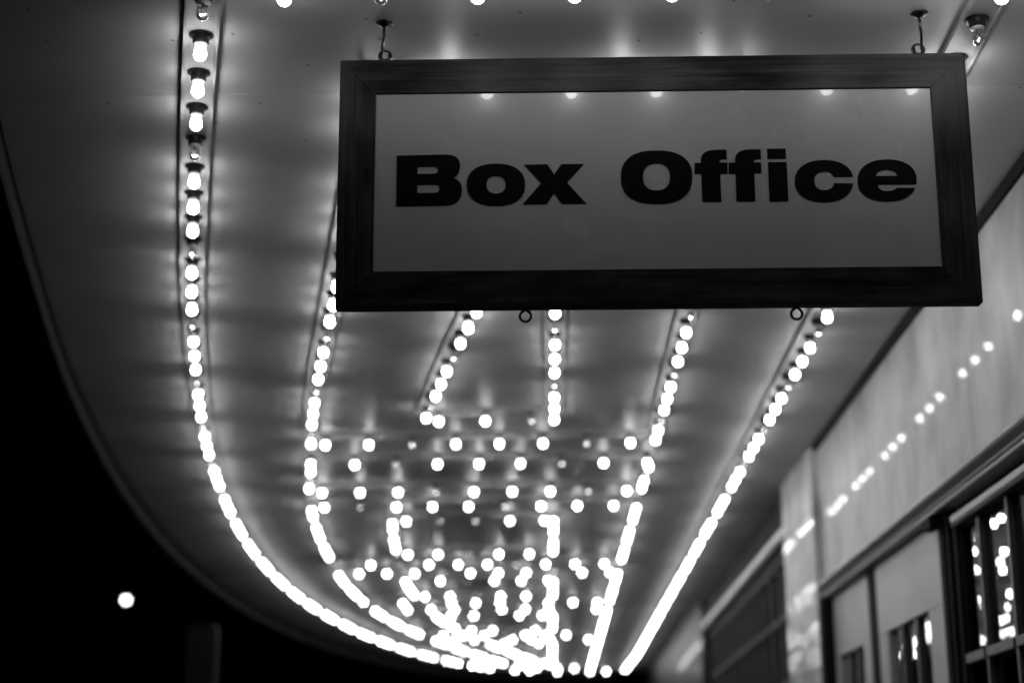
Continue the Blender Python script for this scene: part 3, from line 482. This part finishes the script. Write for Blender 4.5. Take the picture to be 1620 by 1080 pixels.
def letter(contours):
    cu = bpy.data.curves.new('letter', 'CURVE'); cu.dimensions = '2D'; cu.fill_mode = 'BOTH'; cu.extrude = .0006
    for c in contours:
        sp = cu.splines.new('POLY'); sp.points.add(len(c)-1); sp.use_cyclic_u = True
        for p, (x, z) in zip(sp.points, c): p.co = (x, z, 0, 1)
    tmp = bpy.data.objects.new('tmp', cu)
    me = tmp.to_mesh(); me2 = me.copy(); tmp.to_mesh_clear(); bpy.data.objects.remove(tmp); bpy.data.curves.remove(cu)
    me2.name = 'letter'; me2.materials.clear(); me2.materials.append(M['letter'])
    for p in me2.polygons: p.material_index = 0
    o = bpy.data.objects.new('letter', me2); C.objects.link(o); o.parent = sign
    o.location = (0, PY-.0009, 0); o.rotation_euler = (math.radians(90), 0, 0)
    return o
L = dict()
items = []
for n, c in LETTERS:
    if n == 'idot': items[-1] = (items[-1][0], items[-1][1]+c)
    else: items.append((n, list(c)))
for n, c in items: letter(c)
TILT = math.radians(1.9)          # the sign hangs a touch forward at the top
def eye(x, zc, up, parent, y=SY+.02, r=.0142, t=.0031, name='eye_screw'):
    """ring of wire whose two shoulders pinch into a threaded shank"""
    bm = bmesh.new(); pts = []
    s = -1 if up else 1
    for i in range(25):
        a = math.radians(-90+22+i*(360-44)/24)
        pts.append((x+r*math.cos(a), y, zc+(r*math.sin(a))*(1 if up else -1)))
    pts.append((x+.0004, y+.001, zc+s*(r+.004))); pts.insert(0, (x+.0004, y-.001, zc+s*(r+.004)))
    add_tube(bm, pts, t, 10)
    add_tube(bm, [(x, y, zc+s*(r+.001)), (x, y, zc+s*(r+.014))], t*.95, 10)
    return obj(name, bm, M['metal'], parent, True)
for x in (-.383, .8905): eye(x, EYE+1.7322, True, sign)
for x in (-.0495, .573): eye(x, EYE+1.0850, False, sign, r=.0128)
def hook(x, y, tx, side, lab):
    t = thing('ceiling_hook', lab, 'hook', (x, y, CEIL), 'ceiling hooks holding the sign')
    bm = bmesh.new()
    add_lathe(bm, [(0, 0), (.021, 0), (.0215, -.0015), (.019, -.004), (.012, -.006), (.009, -.009), (.006, -.0095), (.006, -.013), (0, -.013)], 20)
    obj('canopy_plate', bm, M['metal'], t)
    bm = bmesh.new(); dx = tx-x; dy = SY+.02-y
    p = [(0, 0, -.010), (0, 0, -.034), (dx*.3-.004*side, dy*.3, -.044), (dx-.0075*side, dy, -.052), (dx-.010*side, dy, -.058)]
    for i in range(1, 8):
        a = math.radians(180+180*i/7); p.append((dx+side*.010*math.cos(a), dy+.004*math.sin(a), -.060+.0095*math.sin(a)))
    p.append((dx+.0105*side, dy, -.046))
    add_tube(bm, p, .0036, 10)
    obj('hook_wire', bm, M['metal'], t, True)
hook(-.380, 3.557, -.383, 1, 'metal ceiling hook holding the left end of the sign')
hook(.880, 3.542, .8905, -1, 'metal ceiling hook holding the right end of the sign')

_p = Vector((0, SY+.02, sz1+.02)); sign.rotation_euler = (TILT, 0, 0); sign.location = _p-Matrix.Rotation(TILT, 3, 'X') @ _p

# ------------------------------------------------------------------ theatre front
H = lambda h: EYE+h
bld = thing('theatre_building', 'theatre front with polished stone band, mouldings, white doors and dark windows beside the pavement', 'building')
# stone band of separate slabs
ye = [-2.7, -1.1, .5, 2.1, 3.7, 5.30, 6.88, 8.40]
for y0, y1 in zip(ye, ye[1:]):
    box('stone_panel', WALL, WALL+.03, y0+.0018, y1-.0018, H(1.088), CEIL-.001, M['marble'], bld, .0015)
box('wall_backing', WALL+.0315, WALL+.2, -2.7, 8.4, H(1.05), CEIL-.002, M['trimdark'], bld)
cor = [(1.43,1.0865),(1.374,1.0865),(1.370,1.083),(1.358,1.080),(1.350,1.074),(1.346,1.066),(1.346,1.058),(1.350,1.050),(1.358,1.044),(1.372,1.041),(1.378,1.040),(1.378,1.033),(1.366,1.031),(1.364,1.026),(1.366,1.021),(1.374,1.020),(1.374,1.012),(1.366,1.010),(1.364,1.004),(1.366,.999),(1.43,.997)]
bm = bmesh.new(); add_prism(bm, [(x, H(z)) for x, z in cor], -2.7, 8.392); obj('cornice', bm, M['mould'], bld)
sn = [(1.3845,1.761),(1.372,1.761),(1.366,1.768),(1.360,1.776),(1.360,1.7885),(1.3845,1.7885)]
bm = bmesh.new(); add_prism(bm, [(x, H(z)) for x, z in sn], -2.5, 8.392); obj('ceiling_trim', bm, M['trimdark'], bld)
box('bracket', 1.362, 1.40, 5.895, 6.01, H(.955), H(.996), M['trimdark'], bld, .003)

def window(y0, y1, z_lo, z_head, mull_y, xp=1.440, mw=.026, transoms=(), head=True, name='window', mm='mullion', depth=.022, dark_first=False):
    """framed window between y0 (near) and y1 (far); returns its part"""
    fr = box(name, xp+.012, xp+.06, y0-.05, y1+.05, z_head+.001, z_head+.05, M['trimdark'], bld)
    if head:
        bm = bmesh.new(); add_prism(bm, [(xp+.01, z_head), (xp-.042, z_head), (xp-.046, z_head+.006), (xp-.038, z_head+.012), (xp-.045, z_head+.016), (xp-.046, z_head+.036), (xp-.034, z_head+.044), (xp+.01, z_head+.044)], y0, y1)
        obj('window_head', bm, M['mould'], fr)
    mull_y = sorted(mull_y); ed = [y0]+mull_y+[y1]
    for a, b in zip(ed, ed[1:]):
        zs = [z_lo]+sorted(transoms)+[z_head]
        for z0, z1 in zip(zs, zs[1:]):
            box('pane', xp, xp+.004, a+.002, b-.002, z0+.002, z1-.002, M['pane'], fr)
    for yy in mull_y: box('mullion', xp-depth, xp-.001, yy-mw/2, yy+mw/2, z_lo, z_head-.001, M[mm], fr, .002)
    for zt in transoms:
        for a, b in zip(ed, ed[1:]):
            box('transom', xp-depth-.008, xp-.001, a+mw/2+.001, b-mw/2-.001, zt-.016, zt+.016, M[mm], fr, .003)
    return fr
# near window, right edge of the picture
window(3.0, 5.72, H(-1.0), H(.927), [5.455, 5.10, 4.745, 4.39, 4.03, 3.67, 3.31], transoms=(H(.476),))
for y0, y1, x0 in ((5.725, 5.77, 1.412), (5.80, 5.835, 1.402), (5.86, 5.93, 1.398)):
    box('jamb_rib', x0, 1.50, y0, y1, -.001, H(.994), M['trimdark'], bld, .003)
box('jamb_back', 1.425, 1.52, 5.70, 5.965, -.001, H(.9935), M['trimdark'], bld)
box('head_back', 1.428, 1.52, 2.9, 5.69, H(.976), H(1.04), M['trimdark'], bld)
box('lower_wall', 1.39, 1.52, -2.7, 2.9, 0, H(.994), M['marble'], bld)
# two white door leaves with glazed lower part
def leaf(y0, y1, w0, w1, ztop, wz, mulls):
    t = box('door', 1.409, 1.445, y0, y1, wz, H(1.035), M['leaf_paint'], bld, .003)
    box('stile', 1.409, 1.445, y0, w0, 0.01, wz-.001, M['leaf_paint'], t, .003)
    box('stile', 1.409, 1.445, w1, y1, 0.01, wz-.001, M['leaf_paint'], t, .003)
    box('bottom_rail', 1.411, 1.443, w0+.001, w1-.001, 0.01, .35, M['leaf_paint'], t)
    e = [w0]+mulls+[w1]
    for a, b in zip(e, e[1:]): box('pane', 1.432, 1.436, a+.001, b-.001, .351, wz-.001, M['pane'], t)
    for q in mulls: box('mullion', 1.414, 1.431, q-.016, q+.016, .351, wz-.002, M['mullion'], t, .002)
    return t
leaf(5.97, 7.17, 6.215, 6.985, 1, H(.697), [6.46, 6.735])
leaf(7.37, 8.28, 7.54, 8.17, 1, H(.697), [7.73, 7.94])
box('dark_infill', 1.413, 1.55, 7.173, 7.367, 0, H(1.036), M['trimdark'], bld)  # added dark infill: shade of the deep gap between the leaves, put into colour
box('dark_infill', 1.356, 1.55, 8.30, 8.400, 0, H(.996), M['trimdark'], bld)  # added dark strip, blackens the pilaster's near side below the cornice
# pilaster, in blocks
for z0, z1 in ((0, .62), (.622, 1.24), (1.242, H(.664)), (H(.668), H(1.168)), (H(1.172), CEIL-.001)):
    box('pilaster_block', 1.352, 1.60, 8.402, 9.50, z0+.001, z1-.001, M['marble'], bld, .002)
box('pilaster_ledge', 1.349, 1.36, 8.40, 9.502, H(1.166), H(1.174), M['mould'], bld)
# recessed bay with tall windows
box('bay_frieze', 1.40, 1.6, 9.505, 14.88, H(1.575), CEIL-.001, M['trimdark'], bld)
bay = [(1.42,1.574),(1.375,1.574),(1.362,1.566),(1.358,1.55),(1.362,1.53),(1.376,1.512),(1.385,1.505),(1.42,1.503)]
bm = bmesh.new(); add_prism(bm, [(x, H(z)) for x, z in bay], 9.505, 14.88); obj('bay_cornice', bm, M['mould'], bld)
box('bay_head', 1.415, 1.6, 9.505, 14.88, H(1.395), H(1.502), M['trimdark'], bld)
ml = [9.85+.42*i for i in range(12)]
window(9.51, 14.86, .6, H(1.393), ml, xp=1.45, mw=.05, transoms=(H(1.09), H(.70)), head=False, depth=.03, mm='bay_paint')
box('bay_sill', 1.37, 1.6, 9.505, 14.88, 0, .598, M['marble'], bld)
for i, (y0, y1) in enumerate(((14.9, 16.9), (16.903, 18.9), (18.903, 20.9), (20.903, 23.3))):
    box('stone_panel', 1.352, 1.6, y0, y1, H(.3), H(1.1), M['dark_stone'], bld, .002); box('stone_panel', 1.352, 1.6, y0, y1, H(1.103), CEIL-.001, M['dark_stone'], bld, .002)
    box('stone_panel', 1.352, 1.6, y0, y1, 0, H(.297), M['dark_stone'], bld, .002)
def curtain(y0, y1, lab):
    t = thing('curtain', lab, 'curtain', (1.58, y0, .8)); bm = bmesh.new(); n = int((y1-y0)/.02)
    rows = [[bm.verts.new((.016*math.sin(i*.9)+.01*math.sin(i*.37+2), i*.02, z)) for i in range(n+1)] for z in (0, H(1.38)-.8)]
    for i in range(n):
        f = bm.faces.new((rows[0][i], rows[0][i+1], rows[1][i+1], rows[1][i])); f.smooth = True
    bmesh.ops.solidify(bm, geom=bm.faces[:], thickness=.003)
    obj('cloth', bm, M['curtain'], t)
curtain(9.9, 11.1, 'pleated pale curtain behind the bay window panes nearest the stone pilaster')
curtain(11.5, 13.3, 'wider pleated curtain behind the middle panes of the far bay window')
# the dark rooms behind the glass and the wall above the canopy
bm = bmesh.new()
for q in ((1.62, 4.5, -2.7, 23.3, -.01, .005), (4.5, 4.6, -2.7, 23.3, 0, 4), (1.62, 4.5, -2.8, -2.7, 0, 4), (1.62, 4.5, 23.3, 23.4, 0, 4), (1.62, 4.5, -2.7, 23.3, 3.9, 4)): add_box(bm, *q)
obj('interior_shell', bm, M['interior'], bld)
box('upper_wall', WALL+.32, 4.6, -2.8, 23.4, 4.001, 9, M['marble'], bld)
box('end_wall', 1.6, 4.6, 23.405, 34, 0, 8, M['trimdark'], bld)

# ------------------------------------------------------------------ street side, in the dark
t = thing('street_lamp', 'single bright street lamp glowing in the dark street beyond the canopy', 'street lamp', (-7.7, 30, -.15))
bm = bmesh.new(); add_lathe(bm, [(.12, 0), (.12, .25), (.07, .35), (.05, 1.2), (.04, 5.05), (.05, 5.29), (.05, 5.318), (0, 5.318)], 14); obj('pole', bm, M['post'], t)
bm = bmesh.new(); add_lathe(bm, [(0, 5.32), (.03, 5.325), (.055, 5.35), (.064, 5.38), (.055, 5.42), (.0, 5.44)], 16); obj('lantern_glass', bm, M['lantern'], t)
bm = bmesh.new(); add_lathe(bm, [(.05, 5.442), (.09, 5.45), (.04, 5.5), (0, 5.52)], 16); obj('lamp_cap', bm, M['socket'], t)
t = thing('square_post', 'dark square post standing at the kerb left of the canopy tip', 'post', (-2.62, 12, 0))
t.rotation_euler.z = math.radians(-9)
box('shaft', -.0, .225, 0, .05, 0, 2.84, M['post'], t, .006); box('cap', -.008, .208, -.008, .068, 2.842, 2.87, M['post'], t, .006)
def tree(x, y, h, label, seed):
    rnd = random.Random(seed); t = thing('street_tree', label, 'tree', (x, y, 0))
    bm = bmesh.new(); add_tube(bm, [(0, 0, -.1), (.05, 0, h*.25), (-.05, .05, h*.5), (.05, 0, h*.8)], .14, 8)
    for i in range(7):
        a = rnd.random()*6.28; z = h*(.35+.07*i); add_tube(bm, [(0, 0, z), (math.cos(a)*.8, math.sin(a)*.8, z+.6), (math.cos(a)*1.5, math.sin(a)*1.5, z+.9)], .045, 6)
    obj('trunk', bm, M['bark'], t)
    bm = bmesh.new()
    cl = [(rnd.gauss(0, h*.16), rnd.gauss(0, h*.16), h*(.62+rnd.gauss(0, .14))) for _ in range(38)]
    for c in cl:
        for _ in range(55):
            p = Vector((c[0]+rnd.gauss(0, .35), c[1]+rnd.gauss(0, .35), c[2]+rnd.gauss(0, .3)))
            u = Vector((rnd.gauss(0, 1), rnd.gauss(0, 1), rnd.gauss(0, 1))).normalized(); v = u.orthogonal().normalized()
            bm.faces.new([bm.verts.new(p+u*.09), bm.verts.new(p+v*.04), bm.verts.new(p-u*.09), bm.verts.new(p-v*.04)])
    obj('crown', bm, M['leaf'], t)
tree(-4.6, 30, 5.2, 'dim street tree just visible under the far left of the canopy', 3)
tree(-8.6, 38, 6.5, 'dim street tree farther back in the dark street', 5)
